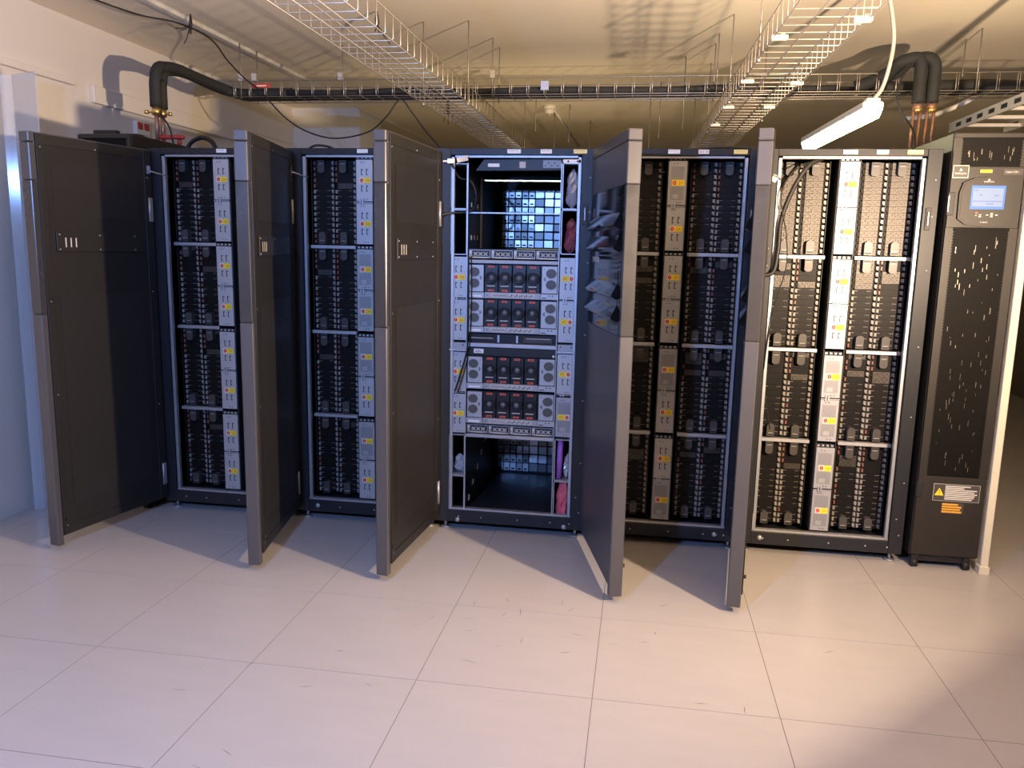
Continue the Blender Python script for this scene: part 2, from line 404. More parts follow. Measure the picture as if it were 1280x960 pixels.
# ------------------------------------------------------------------ doors
DL = .715   # door length
def make_door(rack, hinge, foot, n, wordmark=False):
    """door slab: local x runs from hinge to free edge along the inner face, local y>0 is the inner side, outer side y<0"""
    hx, hy = hinge; fx, fy = foot
    d = Vector((fx-hx, fy-hy, 0)); L = d.length; ang = math.atan2(d.y, d.x)
    Z0, Z1, TH = .03, 1.922, .056
    G0, G1 = 1.125, 1.714          # gloss bezel
    b = MB()
    # folded sheet body with a chamfered outer shell, wrapped free edge
    ZB = Z0+.042
    b.box(.0, L-.028, -.030, -.002, ZB, Z1, M_DOOR, c=.003)
    for z0, z1 in ((Z0, G0-.0015), (G1+.0015, 1.876), (1.8785, Z1)):
        b.box(.010, L-.028, -TH, -.026, max(z0, ZB), z1, M_DOOR, c=.002)
        b.box(L-.032, L+.002, -TH, .0, z0, z1, M_DOOR, c=.004)
    # stiffening frame of the inner face
    b.box(.0, L-.03, -.003, .004, Z1-.05, Z1-.006, M_DOORIN, c=.001).box(.0, L-.03, -.003, .004, ZB+.004, ZB+.05, M_DOORIN, c=.001)
    b.box(L-.07, L-.03, -.003, .006, ZB+.004, Z1-.006, M_DOORIN, c=.001).box(.0, .05, -.003, .005, ZB+.004, Z1-.006, M_DOORIN, c=.001)
    o = b.build('door', rack); o.location = (hx-rack.location.x, hy, 0); o.rotation_euler = (0, 0, ang)
    MB().box(.045, L-.065, -.004, .001, ZB+.045, Z1-.045, M_DOORIN).build('inner_sheet', o)
    MB().box(.10, L-.10, .001, .003, 1.56, 1.80, M_DOORPERF).build('perforated_panel', o)
    MB().box(.10, L-.10, .001, .003, .22, 1.20, M_DOORPERF).build('perforated_panel', o)
    p = MB().box(.10, L-.10, .001, .010, 1.405, 1.495, M_DOORIN, c=.0015)
    for k in range(3): p.box(L-.150-k*.028, L-.144-k*.028, .010, .0106, 1.425, 1.468, M_LIGHT)
    p.build('cross_plate', o)
    for x, z in ((L-.115, 1.482), (L-.34, 1.482), (.14, 1.482), (L-.115, 1.415), (L-.34, 1.415), (.14, 1.415), (L-.05, 1.86), (L-.05, .12), (.03, 1.2), (L-.05, .75), (.03, .6), (L-.05, 1.18), (.03, 1.78), (L*.5, 1.88)):
        s = link('screw', SCREW, o, (x, .0105 if 1.4 < z < 1.5 else .005, z)); s.rotation_euler = (0, 0, PI); s.scale = (.6, .6, .6)
    # glossy wave bezel with four saw-tooth ledges on the outer face
    prof = [(-.026, G0), (-TH, G0)]
    for zt in (1.235, 1.305, 1.490, 1.560):
        prof += [(-TH-.022, zt-.004), (-TH-.024, zt), (-TH-.003, zt+.045), (-TH, zt+.047)]
    prof = [(-.026, G0), (-TH, G0)]
    for zt in (1.175, 1.265, 1.455, 1.545): prof += [(-TH, zt), (-TH-.024, zt+.012), (-TH-.026, zt+.018), (-TH-.002, zt+.066)]
    prof += [(-TH, G1), (-.026, G1)]
    g = MB(); g.prism(prof, 'x', .03, L-.075, M_GLOSS); g.box(L-.075, L-.034, -TH, -.026, G0, G1, M_GLOSS); g.box(L-.034, L+.0015, -TH+.001, -.001, G0, G1, M_GLOSSE, c=.003)
    if wordmark:
        R = Matrix.Translation((0, 0, 0))
        g.text('SYMMETRIX', .20, -TH-.0045, 1.42, .024, M_WHITE, .16)
    g.build('bezel', o)
    MB().box(.02, L-.04, -TH-.004, -TH, G0-.016, G0-.006, M_DOOR, c=.001).build('trim_bar', o)
    for z in (.21, 1.62):
        h = link('hinge', HINGE, o, (.006, .034, z)); h.rotation_euler = (0, 0, 0)
    h = MB(); h.cyl((L-.045, .004, .15), (L-.045, .016, .15), .008, M_BLACK, 8); h.build('latch_pin', o)
    return o

# ------------------------------------------------------------------ storage racks
RW, RD, RZ = .7683, 1.07, 1.935
SHELF = (1.450, 1.008, .560)
ROWS = ((1.462, 1.8865), (1.021, 1.4455), (.573, .9975), (.125, .5495))
def rack_shell(r, labels, straps=True):
    P = .064
    MB().box(0, P, -.012, .045, .045, RZ, M_FRAME, c=.002).build('front_post', r)
    MB().box(RW-P, RW-.001, -.012, .045, .045, RZ, M_FRAME, c=.002).build('front_post', r)
    t = MB().box(P, RW-P, -.010, .045, 1.903, RZ, M_FRAME, c=.002).build('top_rail', r)
    b = MB().box(P, RW-P, -.010, .045, .045, .108, M_FRAME, c=.002).build('bottom_rail', r)
    MB().box(0, .004, .045, RD, .045, RZ-.002, M_FRAME).build('side_panel', r)
    MB().box(RW-.005, RW-.001, .045, RD, .045, RZ-.002, M_FRAME).build('side_panel', r)
    MB().box(0.004, RW-.005, .045, RD, RZ-.006, RZ, M_FRAME).build('roof', r)
    MB().box(0.004, RW-.005, .045, RD, .045, .10, M_FRAME).build('base', r)
    MB().box(P+.003, P+.019, -.004, .02, .11, 1.896, M_RAIL, c=.002).build('mounting_rail', r)
    MB().box(RW-P-.019, RW-P-.003, -.004, .02, .11, 1.896, M_RAIL, c=.002).build('mounting_rail', r)
    MB().box(P, RW-P, -.002, .03, .108, .118, M_STEEL, c=.001).build('sill_strip', r)
    MB().box(P+.02, RW-P-.02, .0, .03, 1.892, 1.903, M_STEEL, c=.001).build('head_strip', r)
    for x, y in ((.042, .03), (RW-.042, .03), (.042, RD-.06), (RW-.042, RD-.06)): link('levelling_foot', FOOT, r, (x, y, 0))
    for x in (.12, .24, .43, .60, .70): link('screw', SCREW, b, (x, -.0105, .076)).scale = (.7, .7, .7)
    for z in (1.80, 1.64, 1.40, 1.05, .72, .40, .22, .14): 
        s = link('screw', SCREW, r, (RW-.022 if z not in (.22,) else RW-.04, -.0125, z)); s.scale = (.62, .62, .62)
    MB().box(RW-.052, RW-.028, -.0165, -.011, 1.58, 1.68, M_BLACK, c=.002).box(RW-.045, RW-.04, -.028, -.016, 1.6, 1.66, M_STEEL, c=.001).build('door_catch', r)
    for x, w, m, txt in labels:
        q = MB().box(x-w/2, x+w/2, -.0125, -.010, 1.911, 1.930, m)
        if txt: q.text(txt, x, -.0128, 1.9205, .011, M_PRINT, w*.8)
        else: q.box(x-w*.4, x+w*.32, -.0127, -.0125, 1.922, 1.9245, M_GREY)
        q.build('label_plate', r)
    if straps:
        s = MB(); s.tube(spline([(.02, -.05, 1.82), (.045, -.075, 1.812), (.075, -.03, 1.80), (.085, .02, 1.795)], 5), .0035, M_STEEL, 6); s.box(.012, .03, -.06, -.045, 1.80, 1.84, M_STEEL, c=.001)
        s.build('door_stay', r)
def storage_fill(r, kinds, stick, seed, top_blank=False):
    rnd = random.Random(seed)
    for z in SHELF:
        for x0, x1 in ((.072, .318), (.45, RW-.072)):
            MB().box(x0, x1, .062, .10, z-.009, z+.008, M_STEEL, c=.0015).build('shelf_bar', r)
    for ri, (z0, z1) in enumerate(ROWS):
        for half, xs in enumerate(((.078, .0), (.4555, .0))):
            x0 = xs[0]
            ch = MB().box(x0-.003, x0+2*CW+.004, .15, .62, z0-.004, z1+.004, M_DARK).box(x0+CW-.0012, x0+CW+.0018, .093, .15, z0, z1, M_BLACK)
            ch.box(x0-.005, x0-.002, .09, .62, z0-.004, z1+.004, M_BLACK).box(x0+2*CW+.003, x0+2*CW+.006, .09, .62, z0-.004, z1+.004, M_BLACK)
            e = ch.build('drive_enclosure', r)
            for c in range(2):
                for k in range(NDR):
                    if top_blank and ri == 0: kd = 'blank'
                    elif k > 9: kd = 'red' if rnd.random() < .8 else 'blank'
                    else: kd = 'line' if rnd.random() < .86 else 'red'
                    if ri == 1 and top_blank and k > 9: kd = 'blank' if rnd.random() < .5 else kd
                    link('drive', DRV[kd], e, (x0+.0015+c*(CW+.001), .10, z0+k*DH))
                link('latch', LUP, e, (x0+c*CW+CW*.47, .103, z0+.002)); link('latch', LDN, e, (x0+c*CW+CW*.47, .103, z1-.002))
        for k in (1, 0):
            zz = z0+.004+k*(PH+.010); kd = kinds[ri*2+(1-k)]
            p = link('power_module', PSU[kd], r, (.3425, .012, zz))
            link('sticker', ST1 if stick[ri*2+(1-k)] else ST0, p, (.047, -.0008, .102))
        link('retaining_clip', CLIP, r, (.3425, .012, z0+.004+PH+.006))
        v = MB().box(.340, .430, .03, .12, z1-.012, z1+.012, M_BLACK)
        for k in range(4): v.box(.346+k*.021, .357+k*.021, .018, .03, z1+.001, z1+.009, M_STEEL)
        v.build('module_bracket', r)
    MB().box(.338, .342, .02, .62, .12, 1.89, M_BLACK).box(.428, .432, .02, .62, .12, 1.89, M_BLACK).build('module_divider', r)
    MB().box(.004, RW-.005, RD-.01, RD-.002, .10, RZ-.01, M_DOORPERF).build('rear_door', r)
def rack_x(i): return i*RW

LABW = .055
def rack1():
    r = thing('storage_rack', 'dark disk storage rack at the left end beside the wall, door swung leftwards', 'server rack', (rack_x(0), 0, 0), 'row of open storage racks')
    rack_shell(r, [(.405, LABW, M_WHITE, None)]); storage_fill(r, 'SSSSSSSS', [1]*8, 1)
    make_door(r, (rack_x(0)+.018, -.03), (-.110, -.715), 0)
    return r
def rack2():
    r = thing('storage_rack', 'dark disk storage rack with its door open, second from the left wall', 'server rack', (rack_x(1), 0, 0), 'row of open storage racks')
    rack_shell(r, [(.385, LABW, M_WHITE, None)]); storage_fill(r, 'SSGGGSGS', [1, 1, 1, 1, 1, 1, 1, 1], 2)
    make_door(r, (rack_x(1)+.020, -.03), (.911, -.732), 1)
    link('bolt', BOLT, r, (.115, -.0105, .078))
    return r
def rack4():
    r = thing('storage_rack', 'shaded disk storage rack right of the fan-filled rack, orange stickers on grey centre column', 'server rack', (rack_x(3), 0, 0), 'row of open storage racks')
    rack_shell(r, [(.362, LABW, M_WHITE, None), (.497, .048, M_WHITE, 'BAY 1B'), (.663, .062, M_PALEY, None)]); storage_fill(r, 'GSSSGSSG', [0, 1, 1, 1, 1, 1, 1, 1], 4)
    make_door(r, (rack_x(3)+.040, -.03), (2.524, -.735), 3, True)
    link('bolt', BOLT, r, (.655, -.0105, .078))
    return r
def rack5():
    r = thing('storage_rack', 'brightly lit disk storage rack with white centre column beside the tall cooling cabinet', 'server rack', (rack_x(4), 0, 0), 'row of open storage racks')
    rack_shell(r, [(.375, .062, M_WHITE, None), (.512, .05, M_WHITE, None), (.650, .066, M_PALEY, None)]); storage_fill(r, 'SSSSGGGG', [1]*8, 5, True)
    make_door(r, (rack_x(4)+.020, -.03), (3.005, -.748), 4)
    link('bolt', BOLT, r, (.105, -.0105, .078))
    c = MB()
    c.tube(spline([(.27, .03, 1.90), (.20, .0, 1.86), (.14, -.01, 1.76), (.095, -.02, 1.62), (.09, -.02, 1.48), (.075, -.03, 1.38), (.03, -.03, 1.36)], 6), .011, M_CABLE, 8)
    c.build('cable', r)
    c = MB(); c.tube(spline([(.24, .03, 1.90), (.13, -.01, 1.83), (.085, -.03, 1.72), (.12, -.03, 1.55), (.13, -.03, 1.40), (.09, -.02, 1.2), (.07, .0, .9), (.12, .02, .62)], 6), .003, M_CABLE, 6)
    c.build('cable', r)
    MB().box(.028, .06, -.045, -.04, 1.79, 1.815, M_WHITE, M=Matrix.Translation((.04, 0, 1.8)) @ Matrix.Rotation(.6, 4, 'Y') @ Matrix.Translation((-.04, 0, -1.8))).build('cable_tag', r)
    MB().box(.064, .072, -.016, -.012, .12, .20, M_STEEL, c=.001).build('hinge_plate', r)
    return r
R1, R2, R4, R5 = rack1(), rack2(), rack4(), rack5()

# ------------------------------------------------------------------ the system rack with fans
def fan_mesh():
    b = MB(); w, h = .0665, .132
    b.box(.001, w-.001, .004, .05, 0, h, M_FAN, c=.001)
    cx, cz = w/2, h*.53
    b.ring((cx, .004, cz), .0235, .031, .008, M_BLACK, 22); b.ring((cx, .004, cz), .016, .020, .004, M_FAN, 18)
    b.dome((cx, .004, cz), .0135, .010, M_HUB, 14)
    for z0, z1 in ((.002, .013), (h-.013, h-.002)):
        b.box(cx-.016, cx+.014, .0, .004, z0, z1, M_FANRED, c=.001); b.box(cx-.010, cx+.008, -.0004, 0, z0+.004, z0+.007, M_FAN)
    b.box(cx-.022, cx+.018, -.001, .004, .027, .0315, M_LIGHT); b.box(cx-.024, cx+.022, .001, .004, .017, .024, M_BLACK)
    return b.mesh('fan')
FAN = fan_mesh()
def epsu_mesh(flip):
    b = MB(); w, h = .076, .150
    b.box(0, w, 0, .05, .0, h, M_PSU, c=.001)
    cx = .030 if not flip else w-.030
    for cz in (.048, .110):
        vs = [(cx+.027*math.cos(PI/8+k*PI/4), -.0012, cz+.029*math.sin(PI/8+k*PI/4)) for k in range(8)]
        b.add(vs, [tuple(range(8))], M_HONEY)
        b.ring((cx, 0, cz), .0268, .0292, .0018, M_GREY, 8, )
    dx = w-.012 if not flip else .012
    for dz, o in ((.078, 0), (.085, .004 if flip else -.004), (.072, .004 if flip else -.004)): b.box(dx+o-.003, dx+o+.003, -.0012, 0, dz-.003, dz+.003, M_BLACK)
    b.box(dx-.003, dx+.003, -.0012, 0, .13, .134, M_HUB)
    return b.mesh('power_module')
EPL, EPR = epsu_mesh(False), epsu_mesh(True)
def strip_mesh():
    b = MB(); b.box(0, .279, 0, .05, 0, .030, M_PSU2, c=.001)
    b.box(.034, .112, -.0008, 0, .006, .024, M_LIGHT); b.box(.120, .252, -.0008, 0, .006, .024, M_LIGHT)
    for k in range(9): b.box(.040+k*.008, .0435+k*.008, -.0016, -.0008, .009+(k % 2)*.003, .018+(k % 2)*.003, M_BLACK, M=None)
    for k in range(15): b.box(.126+k*.0082, .1305+k*.0082, -.0016, -.0008, .008+(k*7 % 3)*.003, .015+(k*5 % 3)*.003, M_BLACK)
    b.cyl((.014, 0, .015), (.014, -.002, .015), .004, M_HUB, 8); b.box(.026, .029, -.001, 0, .004, .026, M_GREY); b.box(.257, .26, -.001, 0, .004, .026, M_GREY)
    return b.mesh('port_strip')
STRIP = strip_mesh()
def director_mesh():
    b = MB(); w, h = .108, .042
    b.box(0, w, 0, .06, 0, h, M_PSU2, c=.001); b.box(.016, w-.004, -.001, 0, .008, h-.004, M_BLACK)
    for k in range(3):
        cx = .034+k*.025
        for a in (-1, 1): b.box(-.014, .014, -.0022, -.001, -.0016, .0016, M_LIGHT, M=Matrix.Translation((cx, 0, h/2)) @ Matrix.Rotation(a*.7, 4, 'Y'))
        b.ring((cx, -.001, h/2), .006, .008, .0014, M_LIGHT, 12)
    b.box(.004, .012, -.0012, 0, .006, .014, M_ORANGE); b.box(.005, .012, -.0012, 0, .024, .034, M_STW); b.box(.02, w-.02, -.0014, 0, .001, .005, M_STW)
    return b.mesh('switch_module')
DIRM = director_mesh()
def crumple(cx, cy, cz, sx, sy, sz, m, seed, lean=0):
    """crumpled bag: a noisy, folded rounded box"""
    rnd = random.Random(seed); nu, nv = 14, 11; vs = []; fs = []
    ph = [rnd.uniform(0, 6.28) for _ in range(8)]
    for j in range(nv):
        t = j/(nv-1); z = (t-.5)*2; prof = (max(0.02, 1-abs(z)**3.2))**.5*(1-.25*t)
        for i in range(nu):
            a = 2*PI*i/nu; c, s_ = math.cos(a), math.sin(a); q = 1/(abs(c)**3+abs(s_)**3)**(1/3)
            w = 1+.16*math.sin(3*a+ph[0]+4*z)+.10*math.sin(5*a+ph[1]-6*z)+rnd.uniform(-.10, .10)
            vs.append((cx+sx/2*c*q*prof*w*.9+lean*t, cy+sy/2*s_*q*prof*w*.9, cz+sz/2*z*(1+.05*math.sin(2*a+ph[2]))))
    for j in range(nv-1):
        for i in range(nu): fs.append((j*nu+i, j*nu+(i+1) % nu, (j+1)*nu+(i+1) % nu, (j+1)*nu+i))
    fs += [tuple(range(nu))[::-1], tuple((nv-1)*nu+i for i in range(nu))]
    return MB().add(vs, fs, m, False)
def rack3():
    X0 = rack_x(2)
    r = thing('storage_rack', 'open controller rack in the middle with rows of black fans and red clips', 'server rack', (X0, 0, 0), 'row of open storage racks')
    rack_shell(r, [(.376, .066, M_WHITE, None), (.531, .054, M_WHITE, None), (.694, .064, M_PALEY, None)], False)
    make_door(r, (X0+.018, -.03), (1.507, -.732), 2)
    L0, L1 = .063, .147     # left module column
    C0, C1 = .152, .604     # centre bay
    Q0, Q1 = .612, .698     # right module column
    # column sides
    for x in (L0-.004, L1, C1, Q1):
        MB().box(x, x+.004, .005, .80, .072, 1.868, M_FRAME).box(x, x+.004, .0, .005, .072, 1.868, M_STEEL).build('column_side', r)
    def bay(x0, x1, z0, z1):
        b = MB(); t = .004
        b.box(x0, x1, .0, .30, z0, z0+t, M_STEEL).box(x0, x1, .0, .30, z1-t, z1, M_STEEL).box(x0, x0+t, .0, .012, z0, z1, M_STEEL).box(x1-t, x1, .0, .012, z0, z1, M_STEEL)
        b.box(x0, x1, .30, .305, z0, z1, M_FRAME).box(x0, x0+.002, .012, .3, z0, z1, M_FRAME).box(x1-.002, x1, .012, .3, z0, z1, M_FRAME)
        b.build('compartment', r)
    for z0, z1 in ((1.647, 1.865), (1.425, 1.645), (.294, .511), (.072, .292)): bay(L0, L1, z0, z1)
    for z0, z1 in ((1.652, 1.868), (1.437, 1.650), (.297, .514), (.072, .295)): bay(Q0, Q1, z0, z1)
    def psu(x, z, kd, flip):
        p = link('power_module', PSU[kd], r, (x, .006, z)); s = link('sticker', ST1, p, (.047 if not flip else .040, -.0008, .102))
        if flip: s.rotation_euler = (0, PI, 0)
        return p
    for z in (1.213, .999, .736, .520): psu(L0, z, 'S', False)
    for z, k in ((1.218, 'S'), (1.006, 'S'), (.745, 'S'), (.526, 'G')): psu(Q0, z, k, True)
    for x, z in ((L0, 1.208), (L0, .733), (Q0, 1.213), (Q0, .742)): link('retaining_clip', CLIP, r, (x, .006, z)).scale = (1, 1, .6)
    for x, z in ((L0, .947), (Q0, .955)):
        b = MB().box(x, x+PW, .004, .05, z, z+.040, M_PSU2, c=.001).box(x-.002, x+PW+.002, -.008, .004, z-.002, z+.008, M_STEEL, c=.001)
        for k in (.014, .068): b.cyl((x+k, .004, z+.028), (x+k, .003, z+.028), .004, M_BLACK, 8)
        b.build('column_bracket', r)
    # status bar at the top
    b = MB().prism([(.185, 1.832), (.604, 1.838), (.604, 1.888), (.225, 1.884)], 'y', .012, .05, M_FRAME)
    b.box(.245, .302, .0112, .012, 1.850, 1.866, M_WHITE).box(.40, .43, .0112, .012, 1.845, 1.875, M_GREY).box(.515, .602, .0112, .012, 1.846, 1.882, M_HUB)
    for k in range(5): b.box(.522+k*.015, .530+k*.015, .0105, .0112, 1.853+(k % 2)*.012, 1.861+(k % 2)*.012, M_LATCH)
    b.build('status_bar', r)
    MB().box(Q0, Q1, -.004, .004, 1.868, 1.885, M_WHITE, c=.001).cyl((Q0+.025, -.004, 1.876), (Q0+.025, -.0046, 1.876), .005, M_BLACK, 8).cyl((Q1-.016, -.004, 1.876), (Q1-.016, -.0046, 1.876), .005, M_BLACK, 8).build('column_cap', r)
    MB().box(C0, C1, .02, .035, 1.628, 1.634, M_STEEL).build('cross_bar', r)
    MB().box(C0, C1, .30, .315, 1.805, 1.812, M_BRASS).build('cross_bar', r)
    # guide hooks on the inner left wall
    hk = MB()
    for k in range(4):
        for z in (1.66, 1.50): hk.box(C0, C0+.006, .06+k*.08, .065+k*.08, z, z+.022, M_STEEL)
    for k in range(5): hk.box(C0, C0+.007, .08+k*.11, .086+k*.11, .14+k*.055, .168+k*.055, M_STEEL).box(C0, C0+.007, .066+k*.11, .086+k*.11, .14+k*.055, .143+k*.055, M_STEEL)
    hk.build('guide_hooks', r)
    MB().box(C0+.004, C0+.012, .28, .30, 1.46, 1.82, M_ROD).build('guide_strip', r)
    # equipment of the centre bay
    for k in range(4): link('switch_module', DIRM, r, (C0+.002+k*.1125, .02, 1.410))
    MB().box(C0, C1, .006, .06, 1.385, 1.403, M_PSU2, c=.002).build('shelf_bar', r)
    MB().box(C0, C1, .03, .70, 1.452, 1.456, M_FRAME).build('shelf_plate', r)
    for z in (1.212, 1.040, .752, .572):
        ch = MB().box(C0, C1, .03, .70, z, z+.168, M_FRAME).box(C0, C0+.085, .006, .03, z+.002, z+.030, M_PSU, c=.001).box(C1-.085, C1, .006, .03, z+.002, z+.030, M_PSU, c=.001)
        ch.box(C0+.012, C0+.07, .0052, .006, z+.008, z+.018, M_WHITE).box(C1-.078, C1-.055, .0052, .006, z+.008, z+.012, M_BLACK).box(C1-.045, C1-.039, .0052, .006, z+.018, z+.024, M_BLACK).box(C1-.028, C1-.022, .0052, .006, z+.018, z+.024, M_BLACK)
        e = ch.build('engine', r)
        link('power_module', EPL, e, (C0+.004, .008, z+.0335)).scale = (1, 1, .88); link('power_module', EPR, e, (C1-.080, .008, z+.0335)).scale = (1, 1, .88)
        for k in range(4): link('fan', FAN, e, (C0+.0855+k*.0698, .008, z+.0335))
        link('port_strip', STRIP, e, (C0+.087, .006, z+.002))
    b = MB().box(C0, C1, .02, .2, .990, 1.034, M_FRAME)
    b.box(C0+.01, C0+.145, .014, .02, 1.000, 1.020, M_BLACK, c=.001).box(C0+.155, C0+.165, .008, .02, .994, 1.030, M_STEEL).box(C0+.25, C0+.26, .008, .02, .994, 1.030, M_STEEL).box(C0+.285, C1-.02, .014, .02, .996, 1.022, M_LATCH, c=.001)
    b.box(C0+.02, C0+.13, .0132, .014, 1.012, 1.015, M_LIGHT).box(C0+.30, C1-.03, .0132, .014, 1.016, 1.019, M_LIGHT)
    b.build('switch_unit', r)
    MB().box(C0-.006, C1+.004, .004, .06, .968, .988, M_STEEL, c=.002).build('shelf_bar', r)
    b = MB().box(C0, C1, .010, .03, .924, .966, M_BLACK, c=.001).box(C0+.035, C0+.085, .0094, .010, .936, .958, M_WHITE).cyl((C1-.012, .010, .934), (C1-.012, .005, .934), .006, M_WHITE, 10)
    b.box(C0+.042, C0+.068, .009, .0094, .948, .951, M_PRINT).box(C0+.042, C0+.075, .009, .0094, .941, .944, M_PRINT)
    b.build('blank_panel', r)
    for k in range(4): link('switch_module', DIRM, r, (C0+.002+k*.1125, .02, .522))
    MB().box(C0, C1, .004, .06, .500, .517, M_STEEL, c=.002).build('shelf_bar', r)
    MB().box(C0, C1, .06, .70, .51, .514, M_FRAME).build('shelf_plate', r)
    # floor tray and front lip of the lower bay
    MB().box(C0, C1, .0, .78, .100, .104, M_FRAME).box(C0, C1, -.001, .003, .072, .104, M_FRAME).box(C0, C1, -.002, .0, .1035, .1055, M_STEEL).build('bay_floor', r)
    # rear wall of module fronts, each cell a plate of its own
    MB().box(.004, RW-.005, .80, .805, .10, 1.92, M_DARK).build('rear_panel', r)
    rnd = random.Random(11)
    for z0, z1, nz in ((1.465, 1.795, 7), (.112, .495, 7)):
        hz = (z1-z0)/nz
        for j in range(nz):
            wide = j % 2
            xs = [.185+k*.039 for k in range(5)]+[.38+k*.056 for k in range(5)] if True else []
            xs = xs[:5]+xs[5:9]
            for k, x in enumerate(xs):
                w = .034 if k < 5 else .050
                if x+w > .606: continue
                b = MB().box(x, x+w, .785+rnd.uniform(0, .008), .80, z0+j*hz+.003, z0+(j+1)*hz-.003, M_REAR, c=.0015)
                if k < 5: b.box(x+.008, x+w-.008, .780, .785, z0+j*hz+.012, z0+j*hz+.020, M_WHITE if j in (2, 4) else M_DARK)
                b.build('rear_module', r)
    for z in (.079,):
        for x in (.115, .672): link('bolt', BOLT, r, (x, -.012, .058))
    # white tag and cables at the upper left
    t = MB(); t.box(.052, .088, -.03, -.026, 1.862, 1.884, M_WHITE, c=.001); t.box(.03, .052, -.029, -.027, 1.868, 1.876, M_LIGHT)
    t.box(.10, .155, -.032, -.030, 1.868, 1.892, M_STW, M=Matrix.Translation((.12, 0, 1.88)) @ Matrix.Rotation(-.22, 4, 'Y') @ Matrix.Translation((-.12, 0, -1.88))); t.build('cable_tag', r)
    c = MB(); c.tube(spline([(.07, -.01, 1.86), (.10, .02, 1.80), (.16, .01, 1.78), (.19, .0, 1.72), (.175, .01, 1.65), (.12, .005, 1.63), (.06, -.02, 1.625), (.0, -.07, 1.60), (-.06, -.14, 1.53)], 6), .006, M_CABLE, 8); c.build('cable', r)
    c = MB(); c.tube(spline([(.155, .0, 1.42), (.158, -.005, 1.2), (.156, .0, 1.0), (.15, -.005, .93), (.12, -.012, .82), (.095, -.01, .74)], 6), .004, M_CABLE, 6)
    c.tube(spline([(.17, .0, 1.42), (.174, -.005, 1.2), (.168, .0, 1.0), (.155, -.005, .90), (.13, -.012, .80), (.11, -.01, .735)], 6), .003, M_CABLE, 6); c.build('cable', r)
    # things put into the compartments
    def item(b, name, label, cat, g=None): tag(b.build(name, None), label, cat, g)
    item(crumple(X0+.655, .06, 1.752, .072, .06, .186, M_BAGG, 1, .004), 'plastic_bag', 'grey translucent bag in the topmost right compartment of the fan rack', 'bag', 'bags in the compartments')
    item(crumple(X0+.655, .06, 1.527, .070, .06, .166, M_BAGD, 2, .004), 'plastic_bag', 'dark red bag in the second right compartment of the fan rack', 'bag', 'bags in the compartments')
    item(crumple(X0+.650, .05, .187, .072, .06, .215, M_BAGR, 3, .010), 'plastic_bag', 'bright red crumpled bag in the bottom right compartment', 'bag', 'bags in the compartments')
    b = MB(); b.tube([(X0+.634, .04, .302), (X0+.636, .04, .40), (X0+.639, .04, .505)], [.014, .016, .015], M_BAGP, 10); item(b, 'foam_sleeve', 'violet sleeve standing upright above the red bag', 'sleeve')
    item(crumple(X0+.672, .05, .368, .040, .05, .128, M_BAGG, 5, .006), 'plastic_bag', 'small grey bag standing beside the violet sleeve', 'bag', 'bags in the compartments')
    item(crumple(X0+.108, .07, .345, .070, .07, .092, M_BAGC, 6, .0), 'plastic_bag', 'clear crumpled bag in the lower left compartment of the fan rack', 'bag', 'bags in the compartments')
    b = MB(); b.tube(spline([(X0+.085, .03, .081), (X0+.10, .04, .083), (X0+.112, .03, .088), (X0+.125, .05, .082), (X0+.135, .04, .081)], 5), .004, M_WCABLE, 6); item(b, 'cable_scrap', 'short white cable scrap on the floor of the bottom left compartment', 'cable')
    b = MB().box(X0+.35, X0+.60, .30, .52, 1.4575, 1.462, M_PAPER, c=.0005); item(b, 'paper_sheet', 'yellow paper lying on the shelf above the upper fans', 'paper')
    return r
R3 = rack3()

